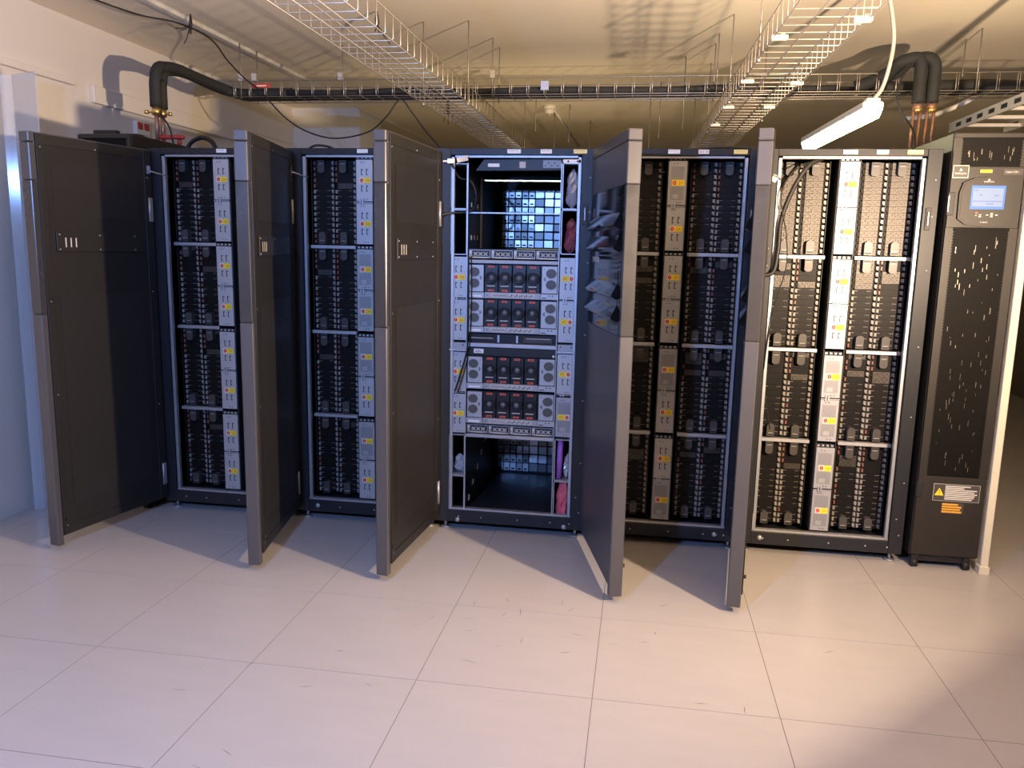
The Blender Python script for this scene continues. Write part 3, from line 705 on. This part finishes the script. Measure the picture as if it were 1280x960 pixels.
# ------------------------------------------------------------------ cooling units
def cooling_unit(x0, label, right):
    r = thing('cooling_unit', label, 'air conditioner', (x0, -.06, 0), 'slim row cooling units')
    w, d, z0, z1 = .30, 1.1, .062, 2.0
    body = MB().box(0, w, .012, d, z0, z1, M_COOL, c=.004).build('body', r)
    f = MB()
    f.box(.003, w-.001, 0, .012, z0+.01, .455, M_COOL, c=.002).box(.003, w-.001, 0, .012, 1.592, 1.855, M_COOL, c=.002).box(.003, w-.001, 0, .012, 1.976, z1-.004, M_COOL, c=.002)
    f.box(.003, .034, 0, .012, .455, 1.592, M_COOL).box(w-.035, w-.001, 0, .012, .455, 1.592, M_COOL).box(.003, .034, 0, .012, 1.855, 1.976, M_COOL).box(w-.02, w-.001, 0, .012, 1.855, 1.976, M_COOL)
    p = f.build('front_panel', r)
    def grille(xa, xb, za, zb, nz):
        # perforated sheet with a stepped edge of half holes, bright strips on it imitate coil glints
        b = MB().box(xa, xb, .006, .0075, za, zb, M_GRILLE)
        n = int((zb-za)/.0125)
        for k in range(n):
            z = za+k*.0125
            b.prism([(xa, z), (xa+.006, z+.00625), (xa, z+.0125)], 'y', .0008, .006, M_COOL); b.prism([(xb, z), (xb, z+.0125), (xb-.006, z+.00625)], 'y', .0008, .006, M_COOL)
        o = b.build('grille', r)
        rnd = random.Random(nz); g = MB()
        for k in range(int(75*(zb-za)/1.1)+6):
            x = xa+.02+rnd.random()*(xb-xa-.04); z = za+.02+rnd.random()*(zb-za-.07); h = rnd.uniform(.004, .03); ww = rnd.uniform(.0012, .003)
            g.box(x, x+ww, .0045, .006, z, z+h, M_GLINT)
        g.build('coil_glints', o)['kind'] = 'stuff'
    grille(.034, w-.035, .455, 1.592, 3); grille(.034, w-.02, 1.855, 1.976, 4)
    MB().box(.03, w-.03, .03, .9, .03, z0, M_BLACK).build('plinth', r)
    cs = MB(); cs.cyl((-.014, 0, .022), (.014, 0, .022), .022, M_BLACK, 14); cs.box(-.016, .016, -.012, .016, .022, .062, M_BLACK, c=.004); cm = cs.mesh('caster')
    for x, y in ((.03, .03), (w-.04, .03), (.03, d-.06), (w-.04, d-.06)): link('caster', cm, r, (x, y, 0))
    if not right: return r
    # badge
    b = MB(); b.box(.008, .073, -.001, 0, 1.806, 1.860, M_LIGHT).box(.0105, .0705, -.0016, -.001, 1.8085, 1.8575, M_LATCH)
    b.text('EMERSON', .040, -.002, 1.825, .008, M_LIGHT, .046); b.prism([(.034, 1.836), (.047, 1.836), (.0395, 1.848)], 'y', -.002, -.0016, M_LIGHT); b.build('badge', r)
    MB().box(.120, .168, -.001, 0, 1.829, 1.842, M_YEL).box(.128, .160, -.0013, -.001, 1.834, 1.837, M_OLIVE).build('yellow_label', r)
    MB().box(.213, .292, -.002, 0, 1.819, 1.846, M_LATCH, c=.001).text('Liebert CRV', .248, -.0024, 1.833, .008, M_LIGHT, .05).build('name_plate', r)
    # display
    prof = [(.042, 1.63), (.075, 1.606), (.15, 1.597), (.225, 1.606), (.262, 1.63), (.268, 1.74), (.258, 1.785), (.205, 1.805), (.15, 1.811), (.095, 1.805), (.052, 1.785), (.040, 1.74)]
    disp = MB().prism(prof, 'y', -.016, 0, M_COOL).build('display', r)
    inner = [(x*.93+.0105, z*.93+.1193) for x, z in prof]
    MB().prism(inner, 'y', -.0185, -.016, M_COOL).build('bezel', disp)
    s = MB().box(.086, .224, -.0200, -.0185, 1.672, 1.773, M_SCREEN).box(.093, .216, -.0203, -.0200, 1.684, 1.762, M_SCREENP).box(.089, .220, -.0206, -.0203, 1.7035, 1.7085, M_SCREENB)
    for x, z, ww in ((.098, 1.75, .016), (.12, 1.73, .012), (.18, 1.728, .018), (.15, 1.692, .03)): s.box(x, x+ww, -.0206, -.0203, z, z+.006, M_SCREENB)
    s.build('screen', disp)
    k = MB(); k.text('EMERSON', .153, -.019, 1.789, .006, M_LIGHT, .040); k.prism([(.147, 1.794), (.159, 1.794), (.153, 1.803)], 'y', -.0192, -.0188, M_LIGHT); k.text('Liebert', .150, -.019, 1.617, .006, M_LIGHT, .03)
    for x, z in ((.16, 1.648), (.178, 1.655), (.178, 1.648), (.178, 1.641), (.198, 1.648), (.131, 1.640), (.131, 1.648)): k.box(x-.005, x+.005, -.0195, -.0185, z-.0018, z+.0018, M_LIGHT)
    k.build('keypad', disp)
    MB().box(.112, .120, -.0195, -.0185, 1.653, 1.660, M_LEDR).box(.112, .118, -.0195, -.0185, 1.643, 1.647, M_LEDY).build('status_led', disp)
    MB().box(-.002, .026, -.006, .0, 1.645, 1.745, M_BLACK, c=.002).box(.0, .004, -.0075, -.006, 1.66, 1.73, M_STEEL).build('door_lock', r)
    MB().box(-.002, .024, -.004, .0, .355, .43, M_BLACK, c=.002).build('door_lock', r)
    # warning label
    b = MB().box(.073, .275, -.0006, 0, .340, .422, M_LIGHT).box(.0745, .2735, -.001, -.0006, .3415, .4205, M_LATCH)
    b.prism([(.079, .366), (.119, .366), (.099, .402)], 'y', -.0014, -.001, M_YEL); b.box(.0975, .1005, -.0018, -.0014, .376, .393, M_BLACK); b.box(.0975, .1005, -.0018, -.0014, .369, .373, M_BLACK)
    rnd = random.Random(5)
    for q in range(8): b.box(.124, .124+rnd.uniform(.08, .143), -.0014, -.001, .348+q*.0088, .3535+q*.0088, M_LIGHT)
    b.build('warning_label', r)
    b = MB().box(.116, .212, -.0006, 0, .281, .333, M_LATCH)
    for q in range(4): b.box(.118, .185+rnd.uniform(0, .02), -.001, -.0006, .285+q*.012, .293+q*.012, M_ORANGE)
    b.build('orange_label', r)
    return r
CU = cooling_unit(3.862, 'tall slim dark cooling cabinet with blue lit display beside the bright rack', True)
CL = cooling_unit(-.365, 'tall dark cooling cabinet by the left wall, mostly hidden behind the leftmost door', False)

# ------------------------------------------------------------------ overhead trays
def wire_tray(name, label, p0, p1, width, zb, side, step, rods, rodz=ZC, r=.0022, nl=4, axis='y'):
    """basket tray from p0 to p1 (xy of the left edge), width to the right of travel"""
    a = Vector((*p0, 0)); d = Vector((*p1, 0))-a; L = d.length; d.normalize(); s = Vector((d.y, -d.x, 0))
    t = thing(name, label, 'cable tray', (p0[0], p0[1], zb), 'wire basket trays under the ceiling')
    ang = math.atan2(d.y, d.x)-PI/2
    t.rotation_euler = (0, 0, ang)
    # local: x = across, y = along
    for k in range(nl): MB().tube([(width*k/(nl-1), 0, 0), (width*k/(nl-1), L, 0)], r*1.15, M_WIRE, 5).build('long_wire', t)
    for x in (0, width):
        MB().tube([(x, 0, side), (x, L, side)], r*1.15, M_WIRE, 5).build('long_wire', t)
    u = MB().tube([(0, 0, side), (0, 0, .006), (.006, 0, 0), (width-.006, 0, 0), (width, 0, .006), (width, 0, side)], r, M_WIRE, 5).mesh('cross_wire')
    for k in range(int(L/step)+1): link('cross_wire', u, t, (0, k*step, .003))
    for x, y in rods:
        q = MB().tube([(x, y, -.01), (x, y, rodz-zb)], .0035, M_ROD, 6); q.cyl((x, y, -.012), (x, y, .002), .008, M_STEEL, 8); q.build('hanger_rod', t)
    return t
TL = wire_tray('cable_tray', 'long wire basket tray running overhead towards the middle racks, left one', (1.262, -2.6), (1.292, 4.4), .258, 2.262, .095, .1,
          [(.0, 3.27), (.258, 3.27), (.0, 5.4), (.258, 5.4), (.0, 1.0), (.258, 1.0)])
TR = wire_tray('cable_tray', 'bright wire basket tray running overhead above the right-hand racks', (3.04, -2.6), (2.880, 4.0), .275, 2.262, .095, .1,
          [(.0, 3.27), (.275, 3.9), (.0, 2.3), (.0, 4.4), (.275, 5.4), (.0, 5.6)])
cl = MB().box(-.03, .03, -.012, .012, -.010, .006, M_PAINTW, c=.002).box(.0, .02, -.016, .016, .006, .014, M_STEEL, c=.002).mesh('tray_clip')
for x, y in ((.02, 1.95), (.02, 2.75), (.255, 2.8), (.02, 3.45), (.24, 3.45), (.02, 4.1), (.255, 1.72)): link('tray_clip', cl, TR, (x, y, .0))
TB = wire_tray('cable_tray', 'wire basket tray crossing the room behind the racks, carrying black pipes', (-.12, 1.05), (6.4, 1.05), .0, 0, 0, 1, []) if False else None
def cross_tray():
    t = thing('cable_tray', 'wire basket tray crossing the room behind the racks, carrying black pipes', 'cable tray', (-.10, 1.05, 2.375), 'wire basket trays under the ceiling')
    L = 6.5; w = .23; s = .095; r = .0022
    for y in (0, w/3, 2*w/3, w): MB().tube([(0, y, 0), (L, y, 0)], r*1.15, M_WIRE, 5).build('long_wire', t)
    for y in (0, w): MB().tube([(0, y, s), (L, y, s)], r*1.15, M_WIRE, 5).build('long_wire', t)
    u = MB().tube([(0, 0, s), (0, 0, .006), (0, .006, 0), (0, w-.006, 0), (0, w, .006), (0, w, s)], r, M_WIRE, 5).tube([(.012, 0, s), (.012, 0, .0)], r, M_WIRE, 5).mesh('cross_wire')
    for k in range(62): link('cross_wire', u, t, (.03+k*.1045, 0, .003))
    for x in (-.02, 1.70, 3.02, 4.42):
        for y in (0, w): MB().tube([(x+.1 if x < 0 else x, y, -.01), (x+.1 if x < 0 else x, y, ZC-2.375)], .0035, M_ROD, 6).build('hanger_rod', t)
    MB().tube([(.72, .10, .0), (.72, .10, ZC-2.375)], .0035, M_ROD, 6).build('hanger_rod', t)
    for x in (1.70, -.0+.08, .74, .17): MB().box(x-.014, x+.014, -.012, .006, .095, .14, M_GREY, c=.002).build('rod_clamp', t)
    for x in (2.02,): MB().box(x-.025, x+.025, -.014, .004, .02, .075, M_STEEL, c=.002).build('tray_coupler', t)
    MB().box(.16, .28, -.010, -.006, .052, .078, M_VALVE).box(.19, .255, -.0105, -.010, .06, .068, M_STW).build('red_label', t)
cross_tray()

# ------------------------------------------------------------------ pipes
def left_pipes():
    t = thing('insulated_pipes', 'black foam-covered pipe pair rising from the left cooling cabinet into the tray', 'pipes', (-.20, .45, 2.0))
    o = Vector((-.20, .45, 2.0))
    for k, dx in enumerate((-.033, .033)):
        x = -.215-k*.0125; y = .42+k*.078
        pts = [(x, y, 2.21), (x, y, 2.33)]+[Vector(p) for p in arc((x+.005, y+.075, 2.365), .075, PI, PI/2, 6, (0, 1, 0), (0, 0, 1))]+[(x+.02, y+.22, 2.455), (-.16+dx*.3, 1.0, 2.43), (-.07, 1.10+k*.06, 2.405), (.06, 1.10+k*.07, 2.402), (.3, 1.10+k*.07, 2.402)]
        pts = spline(pts, 3)
        MB().tube([p-o for p in map(Vector, pts)], .032, M_INSUL, 12).build('insulation', t)
        MB().tube([Vector((x, y, 2.0))-o, Vector((x, y, 2.215))-o], .013, M_COPPER, 10).build('copper_pipe', t)
        b = MB(); b.cyl(Vector((x, y, 2.165))-o, Vector((x, y, 2.205))-o, .024, M_BRASS, 10); b.tube([Vector((x-.05+k*.1, y-.01, 2.18))-o, Vector((x, y, 2.18))-o], .006, M_BRASS, 6); b.cyl(Vector((x-.055+k*.11, y-.01, 2.172))-o, Vector((x-.055+k*.11, y-.01, 2.19))-o, .012, M_BRASS, 8)
        b.build('brass_fitting', t)
    b = MB(); b.box(-.02, .14, -.03, .0, .035, .058, M_VALVE, c=.006); b.cyl((.0, 0, .0), (.0, 0, .05), .01, M_VALVE, 8); b.cyl((.10, 0, .0), (.10, 0, .05), .012, M_VALVE, 8); b.build('valve_handle', t)
    MB().tube(spline([(.05, -.03, .36), (.01, -.03, .33), (.0, -.03, .2), (.06, -.03, .1), (.08, -.03, .01)], 5), .0045, M_CABLE, 6).build('sensor_cable', t)
left_pipes()
def tray_pipe(y, z, r, x0, x1, label):
    pts = [(x0+(x1-x0)*k/24, y+.006*math.sin(k*1.3+y*9), z+.004*math.sin(k*.9+y*20)) for k in range(25)]
    tag(MB().tube(pts, r, M_INSUL, 10).build('insulated_pipe'), label, 'pipe')
tray_pipe(1.235, 2.407, .026, .15, 3.72, 'black insulated pipe along the rear edge of the crossing tray')
tray_pipe(1.085, 2.402, .021, .28, 3.60, 'black insulated pipe along the front edge of the crossing tray')
tray_pipe(1.235, 2.412, .030, 3.75, 6.3, 'thick black pipe in the tray at the far right, rear')
tray_pipe(1.120, 2.412, .032, 3.80, 6.3, 'thick black pipe in the tray at the far right, front')
b = MB()
for k, (y, z) in enumerate(((1.15, 2.388), (1.165, 2.396), (1.18, 2.386), (1.135, 2.385))): b.tube([(x/3, y+.006*math.sin(x*1.7+k*2), z+.003*math.sin(x+k)) for x in range(0, 17)], .0055, M_CABLE, 6)
tag(b.build('cable_bundle'), 'thin black cable bundle lying between the pipes in the crossing tray', 'cables')
def right_pipes():
    o = Vector((4.02, .93, 2.0))
    t = thing('insulated_pipes', 'black foam-covered pipe pair bending down behind the right cooling cabinet', 'pipes', tuple(o))
    for k, dx in enumerate((-.030, .040)):
        x = 4.02+dx; y = .93
        pts = spline([(x, y, 2.29), (x, y, 2.40), (x-.004, y, 2.49), (x-.025-k*.02, y+.01, 2.525), (x-.10-k*.03, y+.04, 2.51), (3.86+k*.04, y+.10, 2.475), (3.76, y+.19, 2.432), (3.70, y+.21, 2.415)], 5)
        MB().tube([p-o for p in pts], .034, M_INSUL, 12).build('insulation', t)
        for e in (-.018, .016): MB().tube([Vector((x+e, y, 2.0))-o, Vector((x+e, y, 2.295))-o], .010, M_COPPER, 8).build('copper_pipe', t)
        b = MB(); b.cyl(Vector((x, y, 2.245))-o, Vector((x, y, 2.285))-o, .026, M_COPPER, 10); b.cyl(Vector((x-.02, y-.02, 2.25))-o, Vector((x+.02, y-.02, 2.25))-o, .014, M_BRASS, 8); b.build('brass_fitting', t)
    MB().tube(spline([Vector(p)-o for p in ((3.92, .90, 2.47), (3.88, .90, 2.40), (3.87, .90, 2.32), (3.90, .90, 2.24), (3.97, .90, 2.14), (3.99, .9, 2.02))], 5), .005, M_CABLE, 6).build('sensor_cable', t)
right_pipes()
tag(MB().tube(spline([(4.05, 1.35, 2.27), (4.18, 1.35, 2.285), (4.26, 1.35, 2.31), (4.35, 1.35, 2.35), (4.44, 1.35, 2.40), (4.56, 1.35, 2.47)], 6), .014, M_WCABLE, 8).build('white_conduit'), 'bent white conduit behind the top of the right cooling cabinet', 'conduit')
b = MB()
for k in range(5): b.tube(spline([(3.80+k*.01, .72, 1.94), (3.84+k*.02, .74, 1.965+k*.004), (3.92, .78, 2.0+k*.006), (4.0, .84, 2.03)], 4), .004, M_BRASS if k % 2 else M_WCABLE, 6)
tag(b.build('wire_tangle'), 'tangle of pale wires between the bright rack and the copper pipes', 'wires')
b = MB(); b.box(3.90, 4.14, .10, .5, 2.001, 2.012, M_COPPER, c=.003); tag(b.build('wooden_board'), 'flat reddish board lying on top of the right cooling cabinet', 'board')
b = MB(); b.box(-.33, -.20, .02, .06, 2.001, 2.028, M_COOL, c=.003); b.box(-.28, -.10, .05, .12, 2.001, 2.014, M_COOL, c=.003); tag(b.build('cover_strip'), 'dark strip lying on top of the left cooling cabinet', 'strip')
def hose(pts, r, label): tag(MB().tube(spline(pts, 6), r, M_CABLE, 8).build('hose'), label, 'hose', 'hoses on the rack tops')
hose([(.02, .30, 1.945), (.06, .30, 2.0), (.13, .29, 2.025), (.20, .27, 2.0), (.235, .25, 1.95)], .012, 'thick black hose arching over the top of the leftmost rack')
hose([(.76, .20, 1.94), (.82, .2, 1.972), (.90, .2, 1.965), (.94, .2, 1.94)], .006, 'thin black hose arching over the second rack from the left')
hose([(1.98, .25, 1.94), (2.10, .25, 1.952), (2.25, .25, 1.962), (2.38, .25, 1.955)], .006, 'thin black cable lying over the fan rack top towards its right neighbour')
hose([(2.62, .25, 1.945), (2.75, .25, 1.96), (2.9, .25, 1.972), (3.1, .25, 1.965)], .006, 'thin black cable lying over the top of the rack with orange stickers')

# ------------------------------------------------------------------ lamp, detector, conduits, wires
def tube_lamp():
    t = thing('fluorescent_lamp', 'lit white fluorescent batten lamp hanging above the bright rack', 'lamp', (3.535, .02, 2.10))
    t.rotation_euler = (0, 0, math.atan2(.05, 1.19))
    MB().box(-.045, .045, 0, 1.19, .012, .045, M_PAINTW, c=.006).build('housing', t)
    MB().prism([(-.043, .012), (-.030, -.026), (.030, -.026), (.043, .012)], 'y', .006, 1.184, M_TUBE).build('diffuser', t)
    MB().box(-.03, .03, .0, .05, .044, .06, M_PAINTW, c=.004).cyl((0, .02, .06), (0, .02, .066), .006, M_BLACK, 8).build('end_clip', t)
    MB().tube(spline([(.0, .03, .05), (.03, .0, .10), (.045, -.03, .2), (.045, -.05, .3), (.02, -.06, .42), (-.01, -.07, .50), (-.03, -.07, .60)], 6), .009, M_HOSE, 8).build('supply_cable', t)
tube_lamp()
b = MB(); b.cyl((0, 0, 0), (0, 0, -.03), .055, M_PAINTW, 20); b.tube([(0, 0, -.03), (0, 0, -.055), (0, 0, -.07)], [.045, .042, .03], M_PAINTW, 20); b.cyl((0, 0, -.07), (0, 0, -.085), .014, M_GREY, 10)
t = thing('smoke_detector', 'small white smoke detector on the ceiling above the fan rack', 'detector', (1.678, 3.36, ZC)); b.build('detector_body', t)
tag(MB().tube([(1.70, 3.42, ZC-.012), (1.72, 6.2, ZC-.012)], .010, M_PAINTW, 6).build('ceiling_conduit'), 'thin ceiling conduit leading away from the smoke detector', 'conduit')
tag(MB().box(-.02, .02, -3.0, 8.4, -.022, 0, M_PAINTW, c=.003).build('ceiling_conduit', None, (-.045, 0, ZC)), 'long pale ceiling conduit running front to back near the left wall', 'conduit')
tag(MB().box(0, .028, -3, .40, -.018, .018, M_WALL, c=.003).build('wall_trunking', None, (RX0, 0, 2.345)), 'narrow painted rail along the left wall, part nearest the viewer', 'trunking')
tag(MB().box(0, .030, .55, 3.4, -.05, .05, M_WALL, c=.004).build('wall_trunking', None, (RX0, 0, 2.31)), 'deep painted trunking along the left wall behind the rising pipes', 'trunking')
t = thing('wall_box', 'small red and white control box on the left wall', 'switch', (RX0, 1.02, 2.19)); MB().box(0, .03, -.07, .07, -.055, .03, M_PAINTW, c=.004).build('housing', t); MB().box(.03, .036, -.062, -.012, -.022, .022, M_VALVE, c=.003).box(.03, .036, .006, .058, -.022, .022, M_VALVE, c=.003).build('button', t)
def wire(pts, r, label, name='hanging_cable', cat='cable'): tag(MB().tube(spline(pts, 8), r, M_CABLE, 6).build(name), label, cat)
wire([(-.35, -.05, 2.69), (-.20, .25, 2.66), (-.06, .42, 2.655), (.02, .62, 2.62), (.02, .82, 2.54), (.04, 1.0, 2.47), (.12, 1.02, 2.41), (.22, 1.0, 2.31), (.313, 1.0, 2.225), (.45, 1.0, 2.15), (.626, 1.0, 2.114), (.834, 1.0, 2.152), (.95, 1.0, 2.24), (1.039, 1.0, 2.344), (1.10, 1.02, 2.28), (1.19, 1.05, 2.16), (1.28, 1.08, 2.06)], .0045, 'thin black cable drooping below the crossing tray in a long loop')
def tuft(c, seed, label, n=5, s=.06):
    rnd = random.Random(seed); b = MB()
    for k in range(n):
        a = Vector((0, 0, ZC-c[2])); q = Vector((rnd.uniform(-s, s), rnd.uniform(-s, s), rnd.uniform(-s, .2*s))); b.tube(spline([a, (rnd.uniform(-.01, .01), 0, .04), q*.5+Vector((0, 0, .01)), q], 4), .003, M_CABLE, 5)
    tag(b.build('loose_wires', None, c), label, 'wires', 'loose wire ends at the ceiling')
tuft((.02, .42, 2.61), 1, 'loose wire ends dangling from the ceiling near the left wall', 7, .07)
tuft((1.08, .45, 2.60), 2, 'loose wire ends dangling beside the left overhead tray')
tuft((.95, 2.6, 2.50), 3, 'short loose wires dangling far back between conduit and left tray', 4, .08)
# hanger rods that stand free of the trays (pairs between ceiling and nothing in view below)
RODL = ('between the left tray and the smoke detector', 'just left of the smoke detector', 'just right of the smoke detector', 'farthest back, right of the smoke detector', 'nearest the right tray', 'left of the right tray, middle one', 'left of the right tray, rear one')
for i, (x, y, zb) in enumerate(((1.62, 2.9, 2.42), (1.70, 3.6, 2.30), (1.86, 3.3, 2.38), (1.98, 4.2, 2.34), (2.76, 1.6, 2.25), (2.62, 2.4, 2.3), (2.55, 3.0, 2.3))):
    tag(MB().tube([(x, y, zb), (x, y, ZC)], .004, M_ROD, 6).build('hanger_rod'), 'thin threaded ceiling rod '+RODL[i], 'rod', 'free hanger rods')

# ------------------------------------------------------------------ right-hand partition and ladder, left plastic sheet
def post():
    t = thing('partition_post', 'pale vertical profile standing right of the cooling cabinet', 'post', (4.188, -.055, 0))
    MB().box(-.016, .018, -.02, .02, 0, 2.62, M_POST, c=.003).build('profile', t)
    MB().box(-.022, .024, -.026, .026, 0, .04, M_POST, c=.002).build('foot_plate', t)
post()
def ladder():
    t = thing('cable_ladder', 'pale slotted cable ladder above the right cooling cabinet', 'cable ladder', (4.30, .2, 2.19))
    for x in (0, .30):
        b = MB().box(x, x+.012, 0, 1.15, .0, .055, M_GREY, c=.001)
        b.build('side_rail', t)
        for k in range(7):
            MB().box(x-.002, x, .06+k*.15, .13+k*.15, .016, .038, M_DARK).build('slot', t)
    for k in range(4): MB().box(.012, .30, .08+k*.28, .11+k*.28, .002, .02, M_GREY, c=.001).build('rung', t)
ladder()
def sheet():
    t = thing('plastic_sheet', 'tall clear plastic sheet standing against the left wall behind the leftmost door', 'plastic sheet', (-.625, -.17, 0))
    ang = math.atan2(.10, .12)
    MB().box(0, .20, 0, .004, 0, 2.27, M_SHEET).build('pane', t).rotation_euler = (0, 0, -.35)
    MB().box(-.05, 0, 0, .004, 0, 2.265, M_SHEET).build('edge_fold', t).rotation_euler = (0, 0, .60)
sheet()

# ------------------------------------------------------------------ work floodlights standing outside the view, plus one added fill light
def floodlight(pos, aim, watt, col, label, lip=.056):
    p = Vector(pos); a = Vector(aim).normalized()
    t = thing('work_floodlight', label, 'floodlight', (p.x, p.y, 0), 'floodlights on tripods')
    q = a.to_track_quat('Y', 'Z').to_matrix().to_4x4(); T = Matrix.Translation((0, 0, p.z)) @ q
    h = MB(); w, g, dp = .13, .085, .056      # open box: light sits dp behind the rim
    h.box(-w, w, -.06, -.012, -g, g, M_BLACK, M=T).box(-w-.006, -w, -.06, dp, -g, g, M_BLACK, M=T).box(w, w+.006, -.06, dp, -g, g, M_BLACK, M=T)
    h.box(-w-.006, w+.006, -.06, lip, -g-.006, -g, M_BLACK, M=T).box(-w-.006, w+.006, -.06, dp, g, g+.006, M_BLACK, M=T)
    h.build('housing', t)
    s = MB(); s.tube([(0, 0, .35), (0, 0, p.z-g-.0)], .014, M_STEEL, 8); s.build('pole', t)
    for k in range(3):
        an = k*2*PI/3+.4; MB().tube([(0, 0, .62), (.38*math.cos(an), .38*math.sin(an), .012)], .011, M_BLACK, 8).build('leg', t)
    l = bpy.data.lights.new('flood', 'AREA'); l.shape = 'RECTANGLE'; l.size = .085; l.size_y = .05; l.energy = watt; l.color = col
    o = bpy.data.objects.new('flood_light_source', l); COL.objects.link(o); o.parent = t
    o.matrix_local = Matrix.Translation((0, 0, p.z)) @ (-a).to_track_quat('Z', 'Y').to_matrix().to_4x4()
floodlight(WARM_POS, WARM_AIM, WARM_W, WARM_COL, 'warm work floodlight on a tripod in front of the cooling cabinet', .011)
floodlight(BLUE_POS, BLUE_AIM, BLUE_W, BLUE_COL, 'cool white work floodlight on a tripod left of the viewer')

floodlight((1.9, 2.1, .75), (.05, .75, .9), BACKFILL_W, BACKFILL_COL, 'added yellowish fill floodlight on a tripod, unseen behind the racks')  # extra fill lamp, added only to light the back of the ceiling
